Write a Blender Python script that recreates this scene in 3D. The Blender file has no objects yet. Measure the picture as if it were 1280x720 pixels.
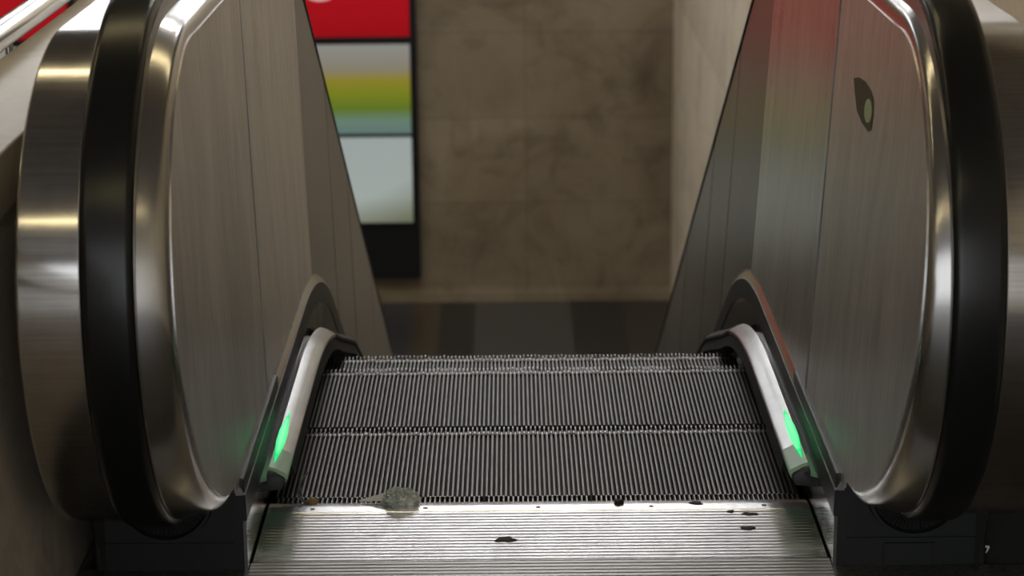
import bpy, bmesh, math, random
from mathutils import Matrix, Vector, noise
random.seed(7)
S = bpy.context.scene
C = S.collection
R = math.radians

# ------------------------------------------------------------------ helpers
class MB:
    """collects geometry for ONE mesh object"""
    def __init__(s): s.v = []; s.f = []; s.m = []
    def add(s, vs, fs, mi=0):
        n = len(s.v); s.v += [tuple(p) for p in vs]
        for f in fs: s.f.append(tuple(i + n for i in f)); s.m.append(mi)
    def box(s, x0, x1, y0, y1, z0, z1, mi=0):
        vs = [(x, y, z) for x in (x0, x1) for y in (y0, y1) for z in (z0, z1)]
        s.add(vs, [(0,1,3,2),(4,6,7,5),(0,4,5,1),(2,3,7,6),(0,2,6,4),(1,5,7,3)], mi)
    def loft(s, rings, closed=True, caps=False, mi=0, loop=False):
        n = len(rings[0]); vs = [p for r in rings for p in r]; fs = []
        m = len(rings)
        for i in range(m if loop else m - 1):
            a = i * n; b = ((i + 1) % m) * n
            for j in range(n if closed else n - 1):
                k = (j + 1) % n
                fs.append((a + j, a + k, b + k, b + j))
        if caps:
            fs.append(tuple(range(n))[::-1]); fs.append(tuple(range((m - 1) * n, m * n)))
        s.add(vs, fs, mi)
    def tube(s, pts, r, n=12, mi=0, caps=True):
        rings = []
        P = [Vector(p) for p in pts]
        for i, p in enumerate(P):
            t = (P[min(i + 1, len(P) - 1)] - P[max(i - 1, 0)]).normalized()
            a = t.cross(Vector((0, 0, 1)))
            if a.length < .05: a = t.cross(Vector((1, 0, 0)))
            a.normalize(); b = t.cross(a)
            rr = r[i] if isinstance(r, (list, tuple)) else r
            rings.append([p + (a * math.cos(2*math.pi*k/n) + b * math.sin(2*math.pi*k/n)) * rr for k in range(n)])
        s.loft(rings, True, caps, mi)
    def build(s, name, mats, parent=None, smooth=None, bevel=0.0):
        me = bpy.data.meshes.new(name)
        me.from_pydata(s.v, [], s.f)
        if not isinstance(mats, (list, tuple)): mats = [mats]
        for m in mats: me.materials.append(m)
        for p, i in zip(me.polygons, s.m): p.material_index = i
        bm = bmesh.new(); bm.from_mesh(me)
        bmesh.ops.remove_doubles(bm, verts=bm.verts, dist=1e-6)
        bmesh.ops.recalc_face_normals(bm, faces=bm.faces)
        bm.to_mesh(me); bm.free()
        o = bpy.data.objects.new(name, me); C.objects.link(o)
        if parent is not None: o.parent = parent
        if smooth is not None:
            for p in me.polygons: p.use_smooth = True
            me.update()
            try: me.set_sharp_from_angle(angle=R(smooth))
            except Exception: pass
        if bevel:
            b = o.modifiers.new('bevel', 'BEVEL'); b.width = bevel; b.segments = 3; b.limit_method = 'ANGLE'; b.angle_limit = R(40)
        return o

def thing(name, label, cat, group=None, loc=(0, 0, 0)):
    o = bpy.data.objects.new(name, None); C.objects.link(o); o.location = loc
    o.empty_display_size = .1
    return tag(o, label, cat, group)
def tag(o, label, cat, group=None):
    o['label'] = label; o['category'] = cat
    if group: o['group'] = group
    return o
def struct(o): o['kind'] = 'structure'; return o
def copy_thing(root, label=None, loc=None):
    r = root.copy(); C.objects.link(r)
    if loc is not None: r.location = loc
    if label: r['label'] = label
    for ch in list(root.children):
        c = ch.copy(); C.objects.link(c); c.parent = r
        for g in ch.children:
            d = g.copy(); C.objects.link(d); d.parent = c
    return r

# ------------------------------------------------------------------ materials
def mat(name, col, rough=.5, metal=0., spec=.5):
    m = bpy.data.materials.new(name); m.use_nodes = True
    b = m.node_tree.nodes['Principled BSDF']
    b.inputs['Base Color'].default_value = (*col, 1); b.inputs['Roughness'].default_value = rough
    b.inputs['Metallic'].default_value = metal; b.inputs['Specular IOR Level'].default_value = spec
    return m
def nd(m, t, **kw):
    n = m.node_tree.nodes.new(t)
    for k, v in kw.items(): setattr(n, k, v)
    return n
def lk(m, a, b): m.node_tree.links.new(a, b)
def coords(m, scale, kind='Object', rot=(0,0,0)):
    tc = nd(m, 'ShaderNodeTexCoord'); mp = nd(m, 'ShaderNodeMapping')
    mp.inputs['Scale'].default_value = scale; mp.inputs['Rotation'].default_value = rot
    lk(m, tc.outputs[kind], mp.inputs['Vector']); return mp.outputs['Vector']
def noise_tex(m, vec, scale=1, detail=4, rough=.55, dist=0):
    n = nd(m, 'ShaderNodeTexNoise'); n.inputs['Scale'].default_value = scale; n.inputs['Detail'].default_value = detail
    n.inputs['Roughness'].default_value = rough; n.inputs['Distortion'].default_value = dist
    lk(m, vec, n.inputs['Vector']); return n.outputs['Fac']
def ramp(m, fac, stops, interp='LINEAR'):
    r = nd(m, 'ShaderNodeValToRGB'); cr = r.color_ramp; cr.interpolation = interp
    while len(cr.elements) < len(stops): cr.elements.new(.5)
    for e, (p, c) in zip(cr.elements, stops):
        e.position = p; e.color = (*c, 1) if not isinstance(c, (int, float)) else (c, c, c, 1)
    lk(m, fac, r.inputs['Fac']); return r.outputs['Color']
def bsdf(m): return m.node_tree.nodes['Principled BSDF']

def steel(name, col, r0, r1, streak=(60, 60, 1.2), smudge=True, bump=.0):
    m = mat(name, col, r0, 1.0); b = bsdf(m)
    f = noise_tex(m, coords(m, streak), 1, 5, .6)
    g = noise_tex(m, coords(m, (7, 7, 2.2)), 1, 4, .6, .6)
    mx = nd(m, 'ShaderNodeMath', operation='ADD'); lk(m, f, mx.inputs[0]); lk(m, g, mx.inputs[1])
    hf = nd(m, 'ShaderNodeMath', operation='MULTIPLY'); lk(m, mx.outputs[0], hf.inputs[0]); hf.inputs[1].default_value = .5
    lk(m, ramp(m, hf.outputs[0], [(.3, r0), (.7, r1)]), b.inputs['Roughness'])
    d = tuple(c * .70 for c in col); l = tuple(min(1, c * 1.1) for c in col)
    lk(m, ramp(m, hf.outputs[0], [(.32, d), (.62, l)]), b.inputs['Base Color'])
    if bump:
        bp = nd(m, 'ShaderNodeBump'); bp.inputs['Strength'].default_value = bump; bp.inputs['Distance'].default_value = .002
        lk(m, f, bp.inputs['Height']); lk(m, bp.outputs['Normal'], b.inputs['Normal'])
    return m

M = {}
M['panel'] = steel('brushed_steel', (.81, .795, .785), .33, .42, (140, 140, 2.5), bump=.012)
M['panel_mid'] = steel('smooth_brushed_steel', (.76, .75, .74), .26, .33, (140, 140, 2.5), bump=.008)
M['panel_far'] = steel('darkened_far_steel', (.31, .30, .295), .28, .38, (140, 140, 2.5), bump=.03)  # darker reflections of the far panels put into the base colour
M['band'] = steel('satin_steel', (.58, .565, .555), .12, .17, (4, 260, 260))
M['outer'] = steel('dull_steel', (.35, .33, .31), .35, .45)
M['chrome'] = mat('bright_edge_steel', (.78, .77, .76), .16, 1.0)
M['band_inner'] = mat('satin_steel_inner', (.54, .525, .515), .21, 1.0)
M['lip'] = mat('guide_lip_steel', (.42, .42, .42), .32, 1.0)
M['deflector'] = steel('deflector_aluminium', (.50, .50, .50), .26, .36, (120, 3, 120))
M['skirt'] = steel('dark_polished_skirt', (.46, .46, .465), .09, .16, (120, 2, 120))
M['trim'] = mat('trim_aluminium', (.55, .55, .54), .25, 1.0)
M['rubber'] = mat('black_rubber', (.0075, .0085, .009), .27, 0, .5)
M['guide'] = mat('guide_metal', (.05, .05, .05), .4, .8)
M['brush'] = mat('black_bristle', (.006, .006, .006), .8)
M['plastic'] = mat('charcoal_plastic', (.018, .021, .022), .45)
M['plastic_dk'] = mat('black_plastic', (.004, .004, .004), .6)
M['void'] = mat('dark_cover_sheet', (.006, .006, .006), .6)
M['cleat'] = mat('worn_cleat_metal', (.19, .182, .175), .45, .85)
M['tip'] = mat('polished_cleat_tip', (.42, .41, .39), .38, .9)
M['groove'] = mat('dirty_groove', (.030, .026, .023), .7, 0, .3)
m = M['comb'] = mat('ribbed_aluminium', (.60, .60, .60), .3, 1.0)
f = noise_tex(m, coords(m, (9, 14, 14)), 1, 4, .6); g = noise_tex(m, coords(m, (9, 9, 9)), 1, 4, .6, .8)
lk(m, ramp(m, f, [(.3, .20), (.75, .28)]), bsdf(m).inputs['Roughness'])
lk(m, ramp(m, g, [(.3, (.64, .64, .64)), (.6, (.82, .82, .825))]), bsdf(m).inputs['Base Color'])
M['landing'] = mat('darker_ribbed_aluminium', (.34, .335, .33), .32, 1.0)  # one even tone, darker than the comb plate
M['teeth'] = mat('comb_tooth_metal', (.30, .30, .29), .4, .9)
M['gum'] = mat('trodden_gum', (.012, .011, .010), .7)
M['crumb'] = mat('tan_crumb', (.33, .22, .09), .8)
M['paper'] = mat('white_paper', (.92, .91, .90), .7)
M['lint'] = mat('grey_lint', (.12, .13, .12), .9)
m = M['wrap'] = mat('grey_film', (.30, .34, .31), .28, 0, .6)
lk(m, ramp(m, noise_tex(m, coords(m, (60, 60, 60)), 1, 4, .7), [(.34, (.30, .35, .32)), (.52, (.50, .56, .52)), (.66, (.95, .96, .95))]), bsdf(m).inputs['Base Color'])
M['ceiling'] = mat('ceiling_paint', (.33, .31, .295), .8)
M['granite'] = mat('grey_granite', (.14, .13, .12), .4)
lk(M['granite'], ramp(M['granite'], noise_tex(M['granite'], coords(M['granite'], (90, 90, 90)), 1, 3, .7), [(.35, .03), (.65, .11)]), bsdf(M['granite']).inputs['Base Color'])
M['sticker'] = mat('olive_sticker', (.036, .044, .012), .45)
M['sticker_lt'] = mat('pale_green_print', (.50, .60, .38), .5)

def emis(name, col, st):
    m = bpy.data.materials.new(name); m.use_nodes = True
    b = bsdf(m); b.inputs['Base Color'].default_value = (0, 0, 0, 1); b.inputs['Roughness'].default_value = .25
    b.inputs['Emission Color'].default_value = (*col, 1); b.inputs['Emission Strength'].default_value = st
    return m
M['green'] = emis('green_light', (.0, 1.0, .26), .9)
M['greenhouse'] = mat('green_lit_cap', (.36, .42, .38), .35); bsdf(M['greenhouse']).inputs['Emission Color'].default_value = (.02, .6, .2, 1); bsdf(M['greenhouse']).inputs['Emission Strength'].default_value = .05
M['lamp_warm'] = emis('warm_tube', (1, .82, .46), 13)
M['lamp_white'] = emis('white_tube', (.97, .985, 1.0), 10)
M['glazing'] = emis('daylit_glazing', (.95, .98, 1.0), 1.6)
M['frame'] = mat('black_frame', (.008, .008, .009), .4)
M['white_frame'] = mat('lamp_housing', (.6, .6, .58), .5)

def marble(name, a, b_, c_, tile, scale=1.0, joint=.35):
    m = mat(name, a, .35); 
    v = coords(m, (scale,)*3)
    n1 = noise_tex(m, v, 1.1, 6, .65, 1.2); n2 = noise_tex(m, v, 2.6, 6, .62, 1.6)
    mx = nd(m, 'ShaderNodeMixRGB', blend_type='MULTIPLY'); mx.inputs[0].default_value = .55
    lk(m, ramp(m, n1, [(.3, c_), (.5, b_), (.7, a)]), mx.inputs[1])
    lk(m, ramp(m, n2, [(.34, .5), (.5, 1.0)]), mx.inputs[2])
    br = nd(m, 'ShaderNodeTexBrick'); br.offset = 0
    br.inputs['Scale'].default_value = 1; br.inputs['Mortar Size'].default_value = .006; br.inputs['Mortar Smooth'].default_value = .3
    br.inputs['Brick Width'].default_value = tile[0]; br.inputs['Row Height'].default_value = tile[1]
    br.inputs['Color1'].default_value = (1, 1, 1, 1); br.inputs['Color2'].default_value = (.82, .82, .82, 1); br.inputs['Mortar'].default_value = (joint, joint, joint, 1)
    tc = nd(m, 'ShaderNodeTexCoord'); sp = nd(m, 'ShaderNodeSeparateXYZ'); cb = nd(m, 'ShaderNodeCombineXYZ')
    lk(m, tc.outputs['Object'], sp.inputs[0])
    ad = nd(m, 'ShaderNodeMath', operation='ADD'); lk(m, sp.outputs['X'], ad.inputs[0]); lk(m, sp.outputs['Y'], ad.inputs[1])
    lk(m, ad.outputs[0], cb.inputs['X']); lk(m, sp.outputs['Z'], cb.inputs['Y']); lk(m, cb.outputs[0], br.inputs['Vector'])
    m2 = nd(m, 'ShaderNodeMixRGB', blend_type='MULTIPLY'); m2.inputs[0].default_value = 1
    lk(m, mx.outputs[0], m2.inputs[1]); lk(m, br.outputs['Color'], m2.inputs[2]); lk(m, m2.outputs[0], bsdf(m).inputs['Base Color'])
    return m
M['marble'] = marble('brown_marble', (.335, .268, .178), (.265, .205, .130), (.165, .12, .074), (1.55, .77), .8, .62)
M['marble_side'] = marble('beige_marble', (.95, .86, .68), (.88, .78, .61), (.72, .61, .46), (2.0, 1.2), .8, .6)
M['marble_low'] = marble('parapet_marble', (.86, .78, .68), (.74, .66, .57), (.56, .48, .41), (3.0, 2.0), 2.0)
# lower floor: long grey, black and brown strips in the colour
m = M['floor_strips'] = mat('striped_floor', (.1, .1, .1), .3)
tc = nd(m, 'ShaderNodeTexCoord'); sp = nd(m, 'ShaderNodeSeparateXYZ'); lk(m, tc.outputs['Object'], sp.inputs[0])
mr = nd(m, 'ShaderNodeMapRange'); mr.inputs[1].default_value = -3; mr.inputs[2].default_value = 1.4; lk(m, sp.outputs['X'], mr.inputs[0])
P = lambda x: (x + 3) / 4.4
g_, k_, b_ = (.050, .047, .045), (.013, .013, .013), (.048, .035, .020)
lk(m, ramp(m, mr.outputs[0], [(0, (.030, .029, .031)), (P(-.95), b_), (P(-.70), k_), (P(-.40), g_), (P(.47), k_), (P(.92), (.030, .025, .020))], 'CONSTANT'), bsdf(m).inputs['Base Color'])

# ------------------------------------------------------------------ escalator geometry
DZ = -4.0                                     # lower landing level
A0 = R(30)
Yv, Zv, r1, r2 = 1.240, .165, 1.5, 1.5        # knee of the deck line at the top, its radii
YW = Yv + (-DZ) / math.tan(A0)                # knee of the deck line at the bottom
YEND = YW + 1.3
class Line:
    """level - knee - 30 degree slope - knee - level, with parallel offsets h above it"""
    def __init__(s, y, z, ra, rb):
        s.z, s.ra, s.rb = z, ra, rb
        s.ya = y - ra * math.tan(A0/2); s.yw = y + (-DZ) / math.tan(A0)
        s.ca = (s.ya, z - ra); s.cb = (s.yw + rb * math.tan(A0/2), DZ + z + rb)
    def prof(s, y, h=0.):
        ra, rb, ca, cb = s.ra + h, s.rb - h, s.ca, s.cb
        yb = ca[0] + ra * math.sin(A0); yc = cb[0] - rb * math.sin(A0)
        if y <= s.ya: return s.z + h
        if y <= yb: return ca[1] + math.sqrt(max(0, ra*ra - (y - ca[0])**2))
        if y <= yc: return ca[1] + ra * math.cos(A0) - math.tan(A0) * (y - yb)
        if y <= cb[0]: return cb[1] - math.sqrt(max(0, rb*rb - (y - cb[0])**2))
        return DZ + s.z + h
    def path(s, y0, h=0.):
        ra, rb, ca, cb = s.ra + h, s.rb - h, s.ca, s.cb
        n = 6
        out = [(y0 + (s.ya - y0) * i / n, s.z + h) for i in range(n)]
        out += [(ca[0] + ra * math.sin(A0*i/14), ca[1] + ra * math.cos(A0*i/14)) for i in range(15)]
        out += [(cb[0] - rb * math.sin(A0*(1 - i/12)), cb[1] - rb * math.cos(A0*(1 - i/12))) for i in range(13)]
        return out + [(cb[0] + .2, DZ + s.z + h), (YEND, DZ + s.z + h)]
DECK = Line(Yv, Zv, r1, r2)
YA = DECK.ya
HT = .872                                     # height of the handrail line above the deck line on the level
TOPS = {-1: Line(1.01, Zv + HT, 1.0, .9), 1: Line(1.17, Zv + HT, 1.0, .9)}
prof = DECK.prof
YD, RD = .52, 1.8                             # the deflector bends earlier, following the steps
def dline(h, y0):
    out = [(y0 + (YD - y0) * i / 6, Zv + h) for i in range(6)]
    c = (YD, Zv - RD); A1 = R(22)
    out += [(c[0] + (RD + h) * math.sin(A1 * i / 12), c[1] + (RD + h) * math.cos(A1 * i / 12)) for i in range(13)]
    y, z = out[-1]
    for a, L in ((18, .48), (25, .25), (30, 6.4)):
        y += L * math.cos(R(a)); z -= L * math.sin(R(a)); out.append((y, z))
    return out
# newel outlines (ellipse halves): centre y,z, semi-axes front/top/bottom
E_INS = {-1: (-.47, .600, .378, .367, .415, -.375, 1.72), 1: (-.47, .600, .382, .367, .415, -.375, 1.75)}
E_LIP = (-.455, .605, .425, .395, .428, -.44, 1.95)
E_OUT = (-.45, .605, .425, .372, .425, -.45, 2.0)
E_RAIL = (-.45, .610, .440, .430, .440, -.45, 2.0)
def low_z(E, y):
    """lower edge of a newel outline at depth y (in front of its lower centre)"""
    yc, zc, a, bt, bb, yl, p = E
    al = a + (yl - yc); u = min(1, max(0, (yl - y) / al))
    return zc - bb * (1 - u ** p) ** (1 / p)
def top_z(E, y):
    yc, zc, a, bt, bb, yl, p = E
    return zc + bt * math.sqrt(max(0, 1 - ((y - yc) / a) ** 2))
def outline(E, htop, top, tail=(), nseg=40, a0=-90):
    """points (y,z): tail, bottom -> front -> top of the newel, then along the run at offset htop"""
    yc, zc, a, bt, bb, yl, p = E
    pts = list(tail); al = a + (yl - yc)
    for i in range(nseg + 1):
        t = R(a0 + (90 - a0) * i / nseg)
        if t > 0: pts.append((yc - a * math.cos(t), zc + bt * math.sin(t)))
        else:
            c_, s_ = max(0, math.cos(t)) ** (2 / p), abs(math.sin(t)) ** (2 / p)
            pts.append((yl - al * c_, zc - bb * s_))
    return pts + top.path(yc + .1, htop - HT)
LEANS = {-1: .030, 1: .060}
def build_side(sd):
    W = 'left' if sd < 0 else 'right'
    root = thing('escalator_balustrade', {
        'left': 'brushed steel escalator balustrade on the left, beside the marble parapet',
        'right': 'brushed steel escalator balustrade on the right, with the olive sticker on it'}[W], 'balustrade', None)
    X = lambda x: sd * x
    E_IN = E_INS[sd]; TOP = TOPS[sd]
    xp = lambda v: .518 + LEANS[sd] * v
    # inner panels: grids of y columns, so the joints are true verticals
    def zb(y): 
        return low_z(E_IN, y) if y < -.375 else prof(y, .002)
    def zt(y):
        return top_z(E_IN, y) if y < E_IN[0] else TOP.prof(y, .80 - HT)
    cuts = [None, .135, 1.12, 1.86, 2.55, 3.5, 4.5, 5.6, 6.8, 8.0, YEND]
    for k in range(len(cuts) - 1):
        mb = MB(); g = .010
        if k == 0:
            ys = [E_IN[0] - E_IN[2] * math.cos(R(90) * i / 30) for i in range(31)] + [-.42, -.395, -.376, -.374, -.335, -.2, 0, cuts[1] - g]
        else:
            y0, y1 = cuts[k] + g, cuts[k+1] - g
            n = max(3, int((y1 - y0) / .07)); ys = [y0 + (y1 - y0) * i / n for i in range(n + 1)]
        ys = sorted(ys); rows = []
        for y in ys:
            lo, hi = zb(y), zt(y)
            if k == 0 and y == ys[0]: lo, hi = E_IN[1] - .0005, E_IN[1] + .0005
            rows.append([(y, lo + (hi - lo) * j / 10) for j in range(11)])
        dx = (0 if k < 2 else .0015)
        rings = []
        for r in rows:
            ring = []
            for (y, z) in r:
                v = (z - Zv) if y < YA else (z - zb(y))
                ring.append((X(xp(v) + dx), y, z))
            rings.append(ring)
        mb.loft(rings, closed=False)
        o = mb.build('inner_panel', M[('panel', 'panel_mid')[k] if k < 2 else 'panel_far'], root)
        so = o.modifiers.new('sheet', 'SOLIDIFY'); so.thickness = .004; so.offset = 0
    # dark backing behind the joints
    mb = MB(); n = 70; rings = []
    for i in range(n + 1):
        y = -.7 + (YEND + .7) * i / n
        lo, hi = zb(y) + .004, zt(y) - .004
        vv = (lambda z: (z - Zv) if y < YA else (z - zb(y)))
        rings.append([(X(xp(vv(lo)) + .0032), y, lo), (X(xp(vv(hi)) + .0032), y, hi)])
    mb.loft(rings, closed=False); mb.build('joint_backing', M['void'], root)
    # inner band: folds from the panel edge out to the handrail
    P0 = outline(E_IN, .80, TOP); P1 = outline(E_LIP, .836, TOP)
    mb = MB(); rings = []
    prof_w = [(0.0, 0.0, 0), (.008, .18, 0), (.035, .34, 0), (.08, .47, 0), (.15, .58, 0), (.25, .67, 0), (.40, .75, 0), (.60, .84, 0), (.80, .92, 0), (1.0, 1.0, 0), (1.0, .90, 0)]
    for (a, b) in zip(P0, P1):
        v = a[1] - Zv if a[0] < YA else .80
        x0 = xp(max(0, min(.80, v))); x1 = .580
        ring = []
        for (wx, we, _e) in prof_w:
            ring.append((X(x0 + (x1 - x0) * wx), a[0] + (b[0] - a[0]) * we, a[1] + (b[1] - a[1]) * we))
        rings.append(ring)
    mb.loft(rings, closed=False)
    mb.build('inner_band', M['band_inner'], root, smooth=60)
    # thin dark line along the top edge of the sloping panels
    mb = MB(); pr = [(.0075 * math.cos(2*math.pi*k/8), .0075 * math.sin(2*math.pi*k/8)) for k in range(8)]
    L = [TOP.path(.62, .806 - HT + q) for (_x, q) in pr]
    mb.loft([[(X(xp(.80) - .001 + pr[j][0]), *L[j][i]) for j in range(8)] for i in range(len(L[0]))], True, True)
    mb.build('edge_line', M['plastic_dk'], root, smooth=60)
    # bright lips either side of the handrail + guide between
    def strip(name, e0, h0, e1, h1, x0, x1, x2, mt):
        A = outline(e0, h0, TOP); B = outline(e1, h1, TOP); mb = MB()
        mb.loft([[(X(x0), a[0], a[1]), (X(x1), b[0], b[1]), (X(x2), b[0], b[1]), (X(x2), a[0], a[1])] for a, b in zip(A, B)], closed=True, caps=True)
        return mb.build(name, mt, root, smooth=40)
    E_FIN = (-.45, .610, .432, .414, .426, -.45, 2.0); E_GUIDE = (-.45, .610, .406, .396, .406, -.45, 2.0)
    E_CORE = (-.45, .610, .37, .36, .37, -.45, 2.0)
    strip('guide_lip', E_LIP, .836, E_FIN, .866, .5788, .5800, .5808, M['lip'])
    strip('guide_lip', E_OUT, .812, E_FIN, .866, .6605, .6600, .6592, M['lip'])
    strip('handrail_guide', E_CORE, .80, E_GUIDE, .851, .588, .588, .652, M['guide'])
    # outer band
    PO = outline(E_OUT, .812, TOP); mb = MB(); rings = []
    for (y, z) in PO:
        rings.append([(X(.6602), y, z), (X(.748), y, z)])
    mb.loft(rings, closed=False); ob = mb.build('outer_band', M['band'], root, smooth=40)
    mb = MB()
    yc, zc = E_OUT[0], E_OUT[1]
    E3 = (E_OUT[0], E_OUT[1], E_OUT[2] - .005, E_OUT[3] - .005, E_OUT[4] - .005, E_OUT[5], E_OUT[6])
    PI = outline(E3, .806, TOP)
    mb.loft([[(X(.748), a[0], a[1]), (X(.7515), (a[0]+b[0])/2, (a[1]+b[1])/2 ), (X(.7525), b[0], b[1])] for a, b in zip(PO, PI)], closed=False)
    mb.build('edge_trim', M['chrome'], root, smooth=60)
    # outer cladding (flank of the balustrade)
    mb = MB(); rings = []
    ys = [E3[0] - E3[2] * math.cos(R(90) * i / 20) for i in range(21)]
    E3y, E3a = E3[0], E3[2]
    ys += [-.2, .2, .6] + [.967 + .1 * i for i in range(12)] + [3, 4, 5, 6, 7] + [7.4 + .1*i for i in range(12)] + [YEND]
    ys = sorted(ys)
    for y in ys:
        hi = E3[1] + E3[3] * math.sqrt(max(0, 1 - ((y - E3[0])/E3[2])**2)) if y < E3[0] else TOP.prof(y, .806 - HT)
        lo = E3[1] - E3[4] * math.sqrt(max(0, 1 - ((y - E3[0])/E3[2])**2)) if y < -.45 else (.18 if y < -.3 else max(DZ + .005, prof(y, -.45)))
        if y < -.3 and y >= -.45: lo = .18
        rings.append([(X(.7525), y, lo), (X(.7525), y, hi)])
    mb.loft(rings, closed=False)
    o = mb.build('outer_cladding', M['outer'], root); 
    # inner deck trim: sloping ledge and bright bead
    def along(pr, y0=-.336):
        L = [DECK.path(y0, h) for (x, h) in pr]
        return [[(X(pr[j][0]), *L[j][i]) for j in range(len(pr))] for i in range(len(L[0]))]
    mb = MB(); mb.loft(along(((.5235, .004), (.519, .0045), (.5175, .002), (.5085, -.014), (.508, -.017), (.5235, -.017))), True, True)
    mb.build('deck_trim', M['trim'], root, smooth=25)
    mb = MB()
    mb.loft(along([(.5185 + .0022*math.cos(2*math.pi*k/8), .0045 + .0022*math.sin(2*math.pi*k/8)) for k in range(8)]), True, True)
    mb.build('deck_bead', M['chrome'], root, smooth=60)
    # skirt
    mb = MB()
    mb.loft(along(((.507, -.064), (.507, -.34), (.513, -.34), (.513, -.064))), True, True)
    mb.build('skirt_panel', M['skirt'], root, smooth=25)
    mb = MB(); mb.loft(along(((.5065, -.016), (.5055, -.0635), (.513, -.0635), (.513, -.016))), True, True)
    mb.build('skirt_cover', M['plastic'], root, smooth=25)
    # deflector: faceted aluminium profile, bristles below
    dp = ((.5065, -.070), (.4915, -.066), (.4905, -.047), (.4760, -.0515), (.4735, -.0535), (.4605, -.0600), (.4570, -.0640), (.4575, -.0710), (.5065, -.0740))
    def swept(prof_, y0):
        L = [dline(h, y0) for (x, h) in prof_]
        return [[(X(prof_[j][0]), *L[j][i]) for j in range(len(prof_))] for i in range(len(L[0]))]
    rings = swept(dp, -.005); cut = 15
    mb = MB(); mb.loft(rings[cut:], True, True); mb.build('deflector_tail', M['plastic_dk'], root, smooth=25)['label'] = 'black lower run of the deflector'
    mb = MB(); mb.loft(rings[:cut + 1], True, True)
    d = mb.build('skirt_deflector', M['deflector'], root, smooth=25)
    mb = MB(); mb.loft(swept(((.4700, -.0715), (.4600, -.0715), (.4535, -.098), (.4640, -.099)), -.02), True, True)
    mb.build('bristle_strip', M['brush'], d)
    mb = MB(); ring = []
    for y, k in ((-.118, .90), (-.112, 1.0), (-.006, 1.0)):
        ring.append([(X(.5065 + (x - .5065)*k), y, Zv + h*(2 - k) if k < 1 else Zv + h) for (x, h) in dp])
    mb.loft(ring, True, True)
    hs = mb.build('light_housing', M['greenhouse'], root, smooth=25)
    hs['label'] = 'green tinted end cap of the deflector'
    mb = MB(); ring = []
    for y, k in ((-.128, .80), (-.125, .90), (-.119, .93)):
        ring.append([(X(.5065 + (x - .5065)*k), y, Zv + h*(2 - k)) for (x, h) in dp])
    mb.loft(ring, True, True); mb.build('end_cap', M['plastic'], root, smooth=25)
    # green leaf shaped lens on the outer facet
    mb = MB(); top = []; bot = []
    n = 30; y0, y1 = -.088, .195
    for i in range(n + 1):
        t = i / n; y = y0 + (y1 - y0) * t
        w = .0088 * min(1, (t / .38)) ** .85 * min(1, ((1 - t) / .40)) ** .85
        w = max(w, .0003)
        c_ = Vector((.4832, Zv - .0485)); d_ = Vector((.476 - .4905, -.0515 + .047)).normalized(); nn = Vector((d_.y, -d_.x)) * 1
        if nn.y < 0: nn = -nn
        a = c_ - d_ * w + nn * .002; b = c_ + nn * .0045; e = c_ + d_ * w + nn * .002; u = c_ - nn * .001
        top.append([(X(p.x), y, p.y) for p in (a, b, e, u)])
    mb.loft(top, True, True)
    gl = mb.build('guide_light', M['green'], hs, smooth=60); gl['label'] = 'glowing green pointed light'
    # plinth with handrail inlet
    pl = MB(); pl.box(X(.5085), X(.772), -.335, .25, -.01, .178)
    p = pl.build('base_plinth', M['plastic'], root, bevel=.004)
    mb = MB()
    cx, cz, Ro, Ri = .645, .150, .086, .0755
    def U(rad, y, grow=0):
        out = []
        for i in range(19):
            t = R(180 + 180 * i / 18); out.append((X(cx + rad * math.cos(t)), y, cz + rad * math.sin(t)))
        return [(X(cx - rad), y, .182)] + out + [(X(cx + rad), y, .182)]
    ro, ri = U(Ro, -.336), U(Ri, -.336)
    rof, rif = U(Ro - .003, -.350), U(Ri + .002, -.350)
    mb.loft([ro, rof, rif, ri], False)
    mb.build('handrail_inlet', M['plastic'], p, smooth=40)
    mb = MB(); q = U(Ri, -.3375); mb.add(q, [tuple(range(len(q)))])
    for y in (-.3375,):
        for k in range(30):
            t = R(180 + 180 * (k + .5) / 30)
            mb.tube([(X(cx + Ri*math.cos(t)), y - .002, cz + Ri*math.sin(t)), (X(cx + (Ri-.022)*math.cos(t)), y - .004, cz + (Ri-.022)*math.sin(t))], .0012, 5)
    mb.build('inlet_brush', M['plastic_dk'], p)
    mb = MB(); mb.box(X(.53), X(.76), -.3385, -.335, .0595, .0615); mb.build('seam_strip', M['plastic'], p)
    if sd > 0:
        mb = MB()
        fx0, fx1, fz0, fz1, w = .594, .682, .004, .051, .003
        mb.box(fx0, fx1, -.3375, -.335, fz0, fz1)
        for (a, b, c_, d_) in ((fx0, fx1, fz0, fz0 + w), (fx0, fx1, fz1 - w, fz1), (fx0, fx0 + w, fz0 + w, fz1 - w), (fx1 - w, fx1, fz0 + w, fz1 - w)):
            mb.box(a, b, -.3395, -.3376, c_, d_)
        mb.build('cover_plate', M['plastic'], p)
        mb = MB()
        ol = [(.7705, .044), (.7775, .044), (.7780, .040), (.7735, .031), (.7712, .031), (.7745, .0395), (.7705, .0405)]
        mb.loft([[(x, -.337, z) for x, z in ol], [(x, -.3355, z) for x, z in ol]], True, True)
        o = mb.build('paint_chip', M['paper'], p); o['label'] = 'tiny white hooked mark on the plinth edge'
    # ---------------- handrail: a thing of its own
    mb = MB(); rings = []
    PR = outline(E_RAIL, .885, TOP, tail=[(-.345, E_RAIL[1] - E_RAIL[4]), (-.39, E_RAIL[1] - E_RAIL[4])], nseg=64)
    n = len(PR)
    hw, th, rc = .0385, .030, .013
    cs = []
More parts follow.
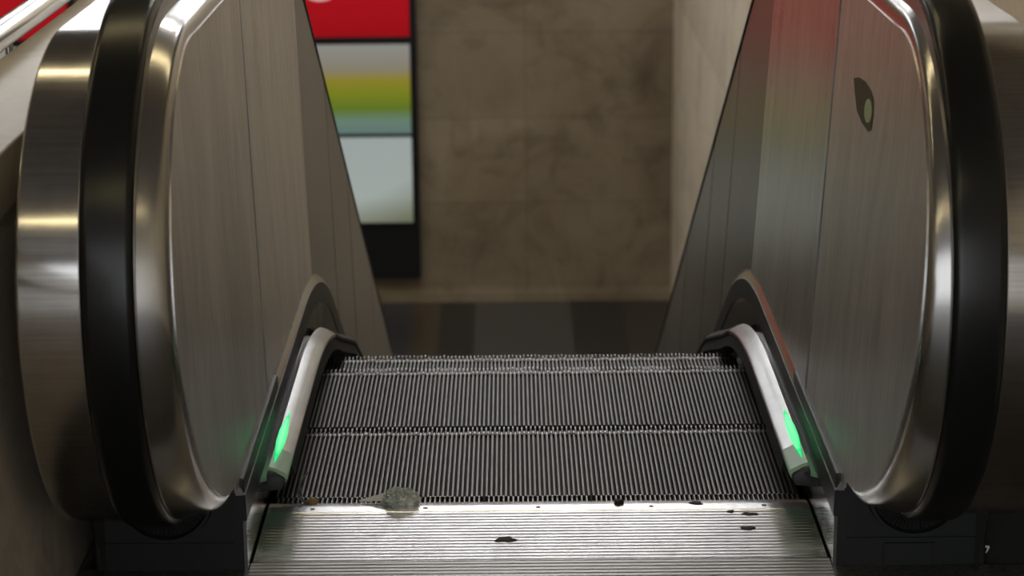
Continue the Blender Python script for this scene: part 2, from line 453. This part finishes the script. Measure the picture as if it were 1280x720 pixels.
    for (cxx, cyy, a0_, a1_) in ((hw - rc, -rc, 90, 0), (hw - .009, -th + .009, 0, -90), (-hw + .009, -th + .009, -90, -180), (-hw + rc, -rc, 180, 90)):
        r_ = rc if cyy == -rc else .009
        for i in range(7):
            t = R(a0_ + (a1_ - a0_) * i / 6); cs.append((cxx + r_ * math.cos(t), cyy + r_ * math.sin(t)))
    for i in range(n):
        a = Vector(PR[max(i - 1, 0)]); b = Vector(PR[min(i + 1, n - 1)]); t = (b - a).normalized()
        nrm = Vector((-t.y, t.x))
        rings.append([(X(.62) + u, PR[i][0] + nrm.x * w, PR[i][1] + nrm.y * w) for (u, w) in cs])
    mb.loft(rings, True, True)
    h = mb.build('handrail', M['rubber'], None, smooth=50)
    tag(h, {'left': 'black rubber handrail looping round the left balustrade end', 'right': 'black rubber handrail looping round the right balustrade end'}[W], 'handrail', 'escalator handrails')
    return root
build_side(-1); build_side(1)

# ------------------------------------------------------------------ steps
PIT = 1.0 / 108
def make_step(shift):
    root = thing('escalator_step', '', 'escalator step', 'escalator steps')
    mb = MB(); W2 = .4985; top = 0.; gz = -.010
    def ridges(y0, y1, ztop, wt, off, tipy=None, mi=(0, 1)):
        n = 108; xs = []
        for i in range(n):
            x = -.5 + PIT * (i + .5 + off)
            if x > W2 - .004: continue
            wb = wt + .0006
            mb.add([(x - wb, y0, gz), (x - wt, y0, ztop), (x + wt, y0, ztop), (x + wb, y0, gz), (x - wb, y1, gz), (x - wt, y1, ztop), (x + wt, y1, ztop), (x + wb, y1, gz)],
                   [(1, 2, 6, 5)], mi[0])
            mb.add([(x - wb, y0, gz), (x - wt, y0, ztop), (x + wt, y0, ztop), (x + wb, y0, gz), (x - wb, y1, gz), (x - wt, y1, ztop), (x + wt, y1, ztop), (x + wb, y1, gz)],
                   [(0, 1, 5, 4), (3, 7, 6, 2), (0, 3, 2, 1), (4, 5, 6, 7)], mi[1])
            if tipy is not None:
                zt_ = ztop + random.choice((.0, .0, .0011, .0022)); 
                mb.box(x - wt*.95, x + wt*.95, tipy - .006, tipy + .006, ztop - .002, zt_ + .0004, 2)
    L = .405
    mb.box(-W2, W2, .0, L, -.03, gz, 1)
    ridges(.002, .362, top, .0018, shift, .360)
    ridges(.364, .404, top - .0035, .0012, shift + .5, .4005)
    t = mb.build('tread', [M['cleat'], M['groove'], M['tip']], root)
    mb = MB(); rings = []
    for i in range(9):
        a = i / 8; rings.append([(-W2, L - .004 - .055 * a * a, -.028 - .17 * a), (W2, L - .004 - .055 * a * a, -.028 - .17 * a), (W2, L - .012 - .055 * a * a, -.028 - .17 * a), (-W2, L - .012 - .055 * a * a, -.028 - .17 * a)])
    mb.loft(rings, True, True)
    for i in range(54):
        x = -.49 + i * PIT * 2
        mb.loft([[(x - .003, L - .003 - .055*a*a, -.03 - .17*a), (x + .003, L - .003 - .055*a*a, -.03 - .17*a), (x + .003, L - .006 - .055*a*a, -.03 - .17*a), (x - .003, L - .006 - .055*a*a, -.03 - .17*a)] for a in [k/5 for k in range(6)]], True, True)
    mb.build('riser', M['groove'], root, smooth=30)
    return root
sa = make_step(0)
labels = ['ribbed steel escalator step nearest the comb plate, lying flat', 'second ribbed steel escalator step from the comb plate, level with the first',
          'third ribbed escalator step from the comb plate, a sliver showing as it sinks', 'farthest ribbed escalator step in view, a thin edge at the drop']
spots = [(.035, 0), (.442, 0), (.846, -.097), (1.232, -.233)]
y, z = 1.245, -.30
sa['label'] = labels[0]; sa.location = (0, spots[0][0], 0)
for i, (yy, zz) in enumerate(spots[1:], 1):
    copy_thing(sa, labels[i], (0, yy, zz))
for i in range(7):
    y += .347; z -= .2004
    copy_thing(sa, 'ribbed escalator step hidden farther down the descending flight', (0, y, z))

# ------------------------------------------------------------------ comb plate and landing plate
def ribbed(mb, x0, x1, y0, y1, ztop, pitch=.0145, depth=.0011):
    pts = []; y = y0
    while y < y1 - pitch * .6:
        pts += [(y, ztop - depth), (y + pitch * .22, ztop - depth), (y + pitch * .34, ztop), (y + pitch * .9, ztop)]
        y += pitch
    pts.append((y1, ztop - depth))
    mb.loft([[(x, p[0], p[1]) for p in pts] + [(x, y1, -.012), (x, y0, -.012)] for x in (x0, x1)], True, True)
cp = thing('comb_plate', 'ribbed aluminium comb plate with bright front edge where steps disappear', 'comb plate', None, (0, 0, 0))
mb = MB(); ribbed(mb, -.5035, .5035, -.300, -.070, .0105)
mb.build('tread_plate', M['comb'], cp)
segs = [-.5035 + 1.007 * i / 5 for i in range(6)]
for i in range(5):
    mb = MB(); a, b = segs[i] + (.0003 if i else 0), segs[i+1] - (.0003 if i < 4 else 0)
    mb.loft([[(x, -.0695, -.012), (x, -.0695, .0100), (x, -.067, .0112), (x, -.062, .0112), (x, -.038, .0102), (x, -.033, .0097), (x, -.014, .0066), (x, -.002, .0040), (x, 0.0, .003), (x, 0.0, -.012)] for x in (a, b)], True, True)
    k0 = -.5 + PIT
    for j in range(107):
        x = k0 + j * PIT
        if a + .002 < x < b - .002:
            mb.loft([[(x - .0013, yy, -.008), (x - .0011, yy, zz), (x + .0011, yy, zz), (x + .0013, yy, -.008)] for yy, zz in ((-.001, .0035), (.020, .0022), (.027, .0016 + random.choice((0, .001, .002))), (.031, -.003))], True, True, 1)
            mb.box(x - .0013, x + .0013, .0235, .0285, .0005, .0026 + random.choice((0, .0005, .0016)), 2)
    mb.build('comb_segment', [M['comb'], M['teeth'], M['tip']], cp, smooth=25)
for x in (-.42, -.21, .0, .21, .42):
    mb = MB(); mb.tube([(x, -.050, .0095), (x, -.050, .0112)], .0045, 12); mb.build('screw', M['guide'], cp)
mb = MB(); ribbed(mb, -.5055, .5055, -.90, -.303, .0105)
lp = mb.build('landing_plate', M['landing'], None); tag(lp, 'ribbed aluminium landing plate in the foreground, before the comb plate seam', 'floor plate')

# ------------------------------------------------------------------ debris on the plates
def blob(name, x, y, rx, ry, h, mt, z=.0107, seed=0, n=22):
    rnd = random.Random(seed); ph = [rnd.uniform(0, 6.28) for _ in range(4)]
    mb = MB(); rings = []
    for k, (s, zz) in enumerate(((1.0, 0), (.93, h * .55), (.7, h * .9), (.35, h), (.02, h))):
        ring = []
        for i in range(n):
            t = 2 * math.pi * i / n
            w = 1 + .22 * math.sin(2*t + ph[0]) + .16 * math.sin(3*t + ph[1]) + .14 * math.sin(5*t + ph[2])
            ring.append((rx * s * w * math.cos(t), ry * s * w * math.sin(t), zz))
        rings.append(ring)
    mb.loft(rings, True, True)
    o = mb.build(name, mt, None, smooth=60); o.location = (x, y, z); return o
gums = [(-.0607, -.2071, .016, .016, 'dark trodden gum spot low in the middle of the comb plate'),
        (.1502, -.0300, .0075, .012, 'small dark gum lump on the bright comb edge right of centre'),
        (.2948, -.0350, .013, .008, 'flat dark gum spot on the comb edge, below the right half of the steps'),
        (.3546, -.0803, .008, .006, 'tiny dark gum fleck just left of the twin gum spots at right'),
        (.3888, -.0932, .013, .009, 'upper of the twin dark gum spots at the right of the comb plate'),
        (.3784, -.1637, .011, .010, 'lower of the twin dark gum spots at the right of the comb plate')]
for i, (x, y, rx, ry, lb) in enumerate(gums):
    tag(blob('gum_spot', x, y, rx, ry, .0016 if i != 1 else .006, M['gum'], .0104, i + 3), lb, 'gum', 'gum spots on the comb plate')
tag(blob('crumb', -.4244, -.004, .009, .006, .010, M['crumb'], .0045, 21), 'tan crumb caught at the left end of the comb teeth', 'crumb')
# crumpled film
mb = MB(); nu, nv = 40, 18; rings = []
for j in range(nv + 1):
    e = (math.pi / 2) * j / nv; ring = []
    for i in range(nu):
        t = 2 * math.pi * i / nu
        d = Vector((math.cos(t) * math.cos(e), math.sin(t) * math.cos(e), math.sin(e)))
        k = 1 + .26 * noise.noise(d * 3.1 + Vector((3, 1, 7))) + .13 * noise.noise(d * 8 + Vector((1, 9, 2)))
        k += .14 * abs(noise.noise(d * 5 + Vector((5, 5, 1))))
        ring.append((d.x * .036 * k, d.y * .024 * k, max(0, d.z) ** 1.15 * .029 * k))
    rings.append(ring)
mb.loft(rings, True, True)
o = mb.build('crumpled_wrapper', M['wrap'], None, smooth=22); o.location = (-.2595, -.016, .0085)
tag(o, 'crumpled grey-green plastic wrapper stuck at the comb teeth', 'litter')
# torn paper scrap
mb = MB(); nx, ny = 12, 8; rings = []
for i in range(nx + 1):
    ring = []
    for j in range(ny + 1):
        u, v = i / nx, j / ny
        wv = .25 + .75 * u
        hgt = (.002 + .016 * u) * math.sin(math.pi * min(1, .08 + v * 1.1)) ** .8 if v < .84 else .002
        ring.append((-.030 + .046 * u, (v - .55) * .024 * wv, hgt + .0022 * noise.noise(Vector((u * 6, v * 5, 2)))))
    rings.append(ring)
mb.loft(rings, False)
o = mb.build('paper_scrap', M['paper'], None, smooth=20); o.location = (-.3055, -.0075, .0085)
so = o.modifiers.new('sheet', 'SOLIDIFY'); so.thickness = .0006
tag(o, 'torn white paper scrap beside the plastic wrapper', 'litter')
# lint strand
def curve_pts(pts, n=24):
    out = []
    for i in range(n + 1):
        t = i / n * (len(pts) - 1); k = min(int(t), len(pts) - 2); f_ = t - k
        p0, p1, p2, p3 = (Vector(pts[max(k-1,0)]), Vector(pts[k]), Vector(pts[k+1]), Vector(pts[min(k+2, len(pts)-1)]))
        out.append(.5 * ((2*p1) + (-p0+p2)*f_ + (2*p0-5*p1+4*p2-p3)*f_*f_ + (-p0+3*p1-3*p2+p3)*f_**3))
    return out
mb = MB()
mb.tube(curve_pts([(-.440, .075, .036), (-.449, .045, .030), (-.452, .012, .022), (-.444, -.006, .012), (-.430, -.012, .0085)]), .0022, 6)
mb.tube(curve_pts([(-.450, .03, .027), (-.446, .01, .016), (-.446, -.004, .011)]), .0014, 6)
tag(mb.build('lint_strand', M['lint'], None, smooth=60), 'grey fluff strand hanging at the left end of the comb', 'lint')

# sticker on the right inner panel
def on_panel(y, z, off): return (.518 + LEANS[1] * (z - Zv) - .002 - off, y, z)
def flat_poly(name, pts, off, th, mt, parent=None):
    mb = MB(); mb.loft([[on_panel(y, z, off) for y, z in pts], [on_panel(y, z, off + th) for y, z in pts]], True, True)
    return mb.build(name, mt, parent)
st = flat_poly('sticker', [(-.088, .820), (-.14, .831), (-.21, .836), (-.27, .832), (-.301, .822), (-.312, .800), (-.305, .772), (-.28, .764), (-.21, .766), (-.151, .775), (-.115, .798)], .0004, .0006, M['sticker'])
tag(st, 'small olive green sticker on the steel panel of the right balustrade', 'sticker')
el = [(-.262 + .036 * math.cos(2*math.pi*i/18), .796 + .020 * math.sin(2*math.pi*i/18) - .06*math.cos(2*math.pi*i/18)*.05) for i in range(18)]
o = flat_poly('oval_print', el, .0011, .0003, M['sticker_lt'], st); o['label'] = 'pale green oval'

# dark cover sheet right of the right plinth
mb = MB(); mb.box(.776, 1.384, -.31, .9, -.03, .132)
o = mb.build('infill_cover', M['void'], None, bevel=.003); tag(o, 'black infill cover on the floor right of the right plinth', 'cover')

# ------------------------------------------------------------------ setting
XL, XR, YB, YF, ZC = -6.6, 1.388, -6.6, 15.42, 3.1
def plate(name, box, mt):
    mb = MB(); mb.box(*box); return struct(mb.build(name, mt))
plate('floor', (XL, XR, YF - 15.45, YF, DZ - .2, DZ), M['floor_strips'])
mb = MB()
mb.box(XL, -.779, YB, -.30, -.35, -.001); mb.box(.779, XR, YB, -.312, -.35, -.001); mb.box(-.779, .779, YB, -.9012, -.35, .0095)
mb.box(-.779, -.5075, -.9012, -.30, -.35, -.0105); mb.box(.5075, .779, -.9012, -.30, -.35, -.0105); mb.box(-.5075, .5075, -.9012, -.06, -.35, -.0125)
struct(mb.build('floor_landing', M['granite']))
mb = MB(); mb.box(-.779, -.5065, -.90, -.336, -.0105, .0098); mb.box(.5065, .779, -.90, -.336, -.0105, .0098)
struct(mb.build('trim_landing', M['granite']))
plate('ceiling', (XL, XR, YB, YF, ZC, ZC + .2), M['ceiling'])
plate('wall_front', (XL, XR + .2, YF, YF + .2, DZ - .2, ZC + .2), M['marble'])
plate('wall_right', (XR, XR + .2, YB, YF, DZ - .2, ZC + .2), M['marble_side'])
plate('wall_left', (XL - .2, XL, YB, YF, DZ - .2, ZC + .2), M['marble_side'])
plate('wall_back', (XL, XR, YB - .2, YB, -.35, ZC + .2), M['ceiling'])
plate('wall_landing', (XL, XR, -.03 - .2, -.03, DZ, -.36), M['ceiling'])
plate('baseboard_front', (XL, XR, YF - .03, YF, DZ, DZ + .09), M['marble'])
# daylit glazing behind the viewer
mb = MB(); mb.box(-6.0, 1.3, YB + .002, YB + .02, .1, 2.62); struct(mb.build('window_1', M['glazing']))
mb = MB()
for x in (-6.03, -4.8, -3.6, -2.4, -1.2, .02, 1.28): mb.box(x, x + .05, YB + .002, YB + .06, .05, 2.67)
for z in (.05, 2.62): mb.box(-6.0, 1.3, YB + .002, YB + .05, z, z + .05)
struct(mb.build('window_1_frame', M['frame']))

# marble parapet on the left with cap, groove and a tube rail
mb = MB(); mb.box(-.975, -.806, -2.6, 2.3, DZ, .70); mb.box(-.965, -.825, -2.6, 2.3, .70, .735)
struct(mb.build('wall_parapet', M['marble_low']))
mb = MB(); mb.box(-.985, -.798, -2.62, 2.32, .735, .83)
o = mb.build('trim_parapet_cap', M['marble_side'], None, bevel=.004); struct(o)
tr = thing('tube_rail', 'polished steel tube rail along the outer edge of the marble parapet', 'railing', None, (-1.0, 0, .861))
mb = MB(); mb.tube([(0, -2.5, 0), (0, -1, 0), (0, 1, 0), (0, 2.25, 0)], .0265, 24); mb.build('tube', M['chrome'], tr, smooth=50)
for y in (-1.2, .28, 1.15, 2.0):
    mb = MB(); mb.tube([(0, y, -.024), (-.001, y, -.075), (.015, y, -.085), (.021, y, -.085)], .008, 10); mb.tube([(.009, y, -.085), (.0145, y, -.085)], .022, 16)
    mb.build('bracket', M['chrome'], tr, smooth=40)

# ------------------------------------------------------------------ lit advertising displays on the end wall
def adpanel(name, stops, st, extra=None):
    m = bpy.data.materials.new(name); m.use_nodes = True; b = bsdf(m)
    b.inputs['Base Color'].default_value = (.01, .01, .01, 1); b.inputs['Roughness'].default_value = .15
    tc = nd(m, 'ShaderNodeTexCoord'); sp = nd(m, 'ShaderNodeSeparateXYZ'); lk(m, tc.outputs['Generated'], sp.inputs[0])
    c_ = ramp(m, sp.outputs['Z'], stops)
    if extra:
        ma = nd(m, 'ShaderNodeMath', operation='SUBTRACT'); lk(m, sp.outputs['X'], ma.inputs[0]); lk(m, sp.outputs['Z'], ma.inputs[1])
        mx = nd(m, 'ShaderNodeMixRGB', blend_type='MULTIPLY'); mx.inputs[0].default_value = 1
        lk(m, c_, mx.inputs[1]); lk(m, ramp(m, ma.outputs[0], extra), mx.inputs[2]); c_ = mx.outputs[0]
    lk(m, c_, b.inputs['Emission Color']); b.inputs['Emission Strength'].default_value = st
    return m
M['ad_red'] = adpanel('red_backlit_print', [(0, (.28, .0, .004)), (.12, (.33, .0, .005)), (1, (.42, .002, .01))], 1.0)
M['ad_rain'] = adpanel('rainbow_backlit_print', [(0, (.11, .17, .16)), (.14, (.12, .20, .15)), (.28, (.105, .16, .015)), (.45, (.17, .20, .012)), (.60, (.24, .20, .02)), (.74, (.22, .20, .15)), (1, (.25, .245, .23))], 1.0)
M['ad_white'] = adpanel('pale_backlit_print', [(0, (.24, .26, .22)), (.3, (.33, .37, .35)), (1, (.31, .35, .335))], 1.0, [(.45, (1, 1, 1)), (.95, (.55, .54, .40))])
def display(x0, x1, lb):
    r_ = thing('advertising_display', lb, 'lit display', None, ((x0 + x1) / 2, YF - .12, -3.75))
    w = (x1 - x0) / 2
    mb = MB(); mb.box(-w, w, .0, .118, 0, 3.9); mb.build('cabinet', M['frame'], r_, bevel=.01)
    for (nm, z0, z1, mt) in (('red_panel', 2.20, 3.75, 'ad_red'), ('rainbow_panel', 1.335, 2.135, 'ad_rain'), ('pale_panel', .525, 1.305, 'ad_white')):
        mb = MB(); mb.box(-w + .06, w - .06, -.012, -.001, z0, z1); p = mb.build(nm, M[mt], r_)
        mb = MB()
        for a in ((-w + .03, -w + .06, z0 - .03, z1 + .03), (w - .06, w - .03, z0 - .03, z1 + .03)): mb.box(a[0], a[1], -.02, -.001, a[2], a[3])
        for zz in (z0 - .03, z1): mb.box(-w + .06, w - .06, -.02, -.001, zz, zz + .03)
        mb.build('panel_frame', M['frame'], p)
        if nm == 'red_panel':
            # pale rounded strokes of lettering, only their feet reach into the picture
            mb = MB()
            for cx in (-.35, -.02):
                pts = [(cx + .16 * math.cos(R(180 + 180 * i / 16)), -.016, 2.668 + .13 * math.sin(R(180 + 180 * i / 16))) for i in range(17)]
                mb.tube(pts, .02, 8)
            o = mb.build('lettering', M['letter'], p, smooth=50); o['label'] = 'pale rounded strokes at the foot of the lettering'
    mb = MB(); mb.box(-w + .06, w - .06, -.006, -.001, .04, .44); mb.build('kick_panel', M['frame'], r_)
    return r_
M['letter'] = emis('pale_letter', (.8, .55, .5), .8)
display(-2.50, -.875, 'lit advertising display with red, rainbow and pale panels seen between the balustrades')
display(-5.50, -3.86, 'lit red advertising display glimpsed beyond the tube rail at the left')

# ------------------------------------------------------------------ ceiling lights
def lamp(x, y, l, mt, w=.12):
    r_ = thing('ceiling_light', 'long ceiling tube light fixed across the ceiling above the escalator hall', 'ceiling light', 'ceiling lights', (x, y, ZC))
    mb = MB(); mb.box(-l/2, l/2, -w/2 - .02, w/2 + .02, -.05, -.001); mb.build('housing', M['white_frame'], r_, bevel=.005)
    mb = MB(); mb.box(-l/2 + .03, l/2 - .03, -w/2, w/2, -.075, -.051); mb.build('diffuser', mt, r_, bevel=.005)
    return r_
first = {}
def lights(rows, mt, l, w):
    for (x, y) in rows:
        key = (mt.name, l, w)
        if key not in first: first[key] = lamp(x, y, l, mt, w)
        else: copy_thing(first[key], None, (x, y, ZC))
lights([(-.4, .75), (-3.2, .75), (-.4, -3.45), (-3.2, -3.45)], M['lamp_warm'], 2.4, .06)
lights([(x, y) for y in (8.2, 9.4, 10.6, 11.8, 13.0) for x in (.02, -3.0)], M['lamp_white'], 2.6, .30)

M['down'] = emis('fill_light_lens', (1, .97, .92), 110)
def fill_light(x, y):  # unseen lamps added to brighten the matt surfaces
    r_ = thing('fill_light', 'added round fill light on the ceiling above the escalator, out of view', 'ceiling light', 'added fill lights', (x, y, ZC))
    mb = MB(); n = 24
    ri = [[(rr * math.cos(2*math.pi*k/n), rr * math.sin(2*math.pi*k/n), zz) for k in range(n)] for rr, zz in ((.15, -.001), (.15, -.012), (.122, -.014), (.122, -.001))]
    mb.loft(ri, True, False); mb.build('ring', M['white_frame'], r_, smooth=40)
    mb = MB(); mb.loft([[(rr * math.cos(2*math.pi*k/n), rr * math.sin(2*math.pi*k/n), zz) for k in range(n)] for rr, zz in ((.12, -.002), (.12, -.006))], True, True)
    mb.build('lens', M['down'], r_); return r_
d0 = fill_light(.28, 3.6)
for x, y in ((-.28, 3.6),): copy_thing(d0, None, (x, y, ZC))

# ------------------------------------------------------------------ world, camera
w = bpy.data.worlds.new('world'); S.world = w; w.use_nodes = True
w.node_tree.nodes['Background'].inputs[0].default_value = (.5, .5, .5, 1); w.node_tree.nodes['Background'].inputs[1].default_value = .02

fpx, tilt, hh, D, cx, yaw, roll = 2753.467, .272079, 1.505600, 3.888763, -.0427010, -.00068156, -.00887604
cam = bpy.data.cameras.new('camera'); co = bpy.data.objects.new('camera', cam); C.objects.link(co)
cam.sensor_width = 36; cam.sensor_fit = 'HORIZONTAL'; cam.lens = fpx / 1280 * 36
fw = Vector((math.sin(yaw) * math.cos(tilt), math.cos(yaw) * math.cos(tilt), -math.sin(tilt)))
rt = Vector((math.cos(yaw), -math.sin(yaw), 0)); up = rt.cross(fw)
r_ = rt * math.cos(roll) + up * math.sin(roll); u_ = -rt * math.sin(roll) + up * math.cos(roll)
mt = Matrix((( r_.x, u_.x, -fw.x, cx), (r_.y, u_.y, -fw.y, -D), (r_.z, u_.z, -fw.z, hh), (0, 0, 0, 1)))
co.matrix_world = mt
cam.dof.use_dof = True; cam.dof.focus_distance = 4.1; cam.dof.aperture_fstop = 5.6
cam.clip_end = 100
S.camera = co
S.view_settings.view_transform = 'Standard'; S.view_settings.look = 'None'
S.view_settings.exposure = 0; S.view_settings.gamma = 1; S.view_settings.use_curve_mapping = False
S.cycles.use_denoising = True
S.cycles.max_bounces = 8
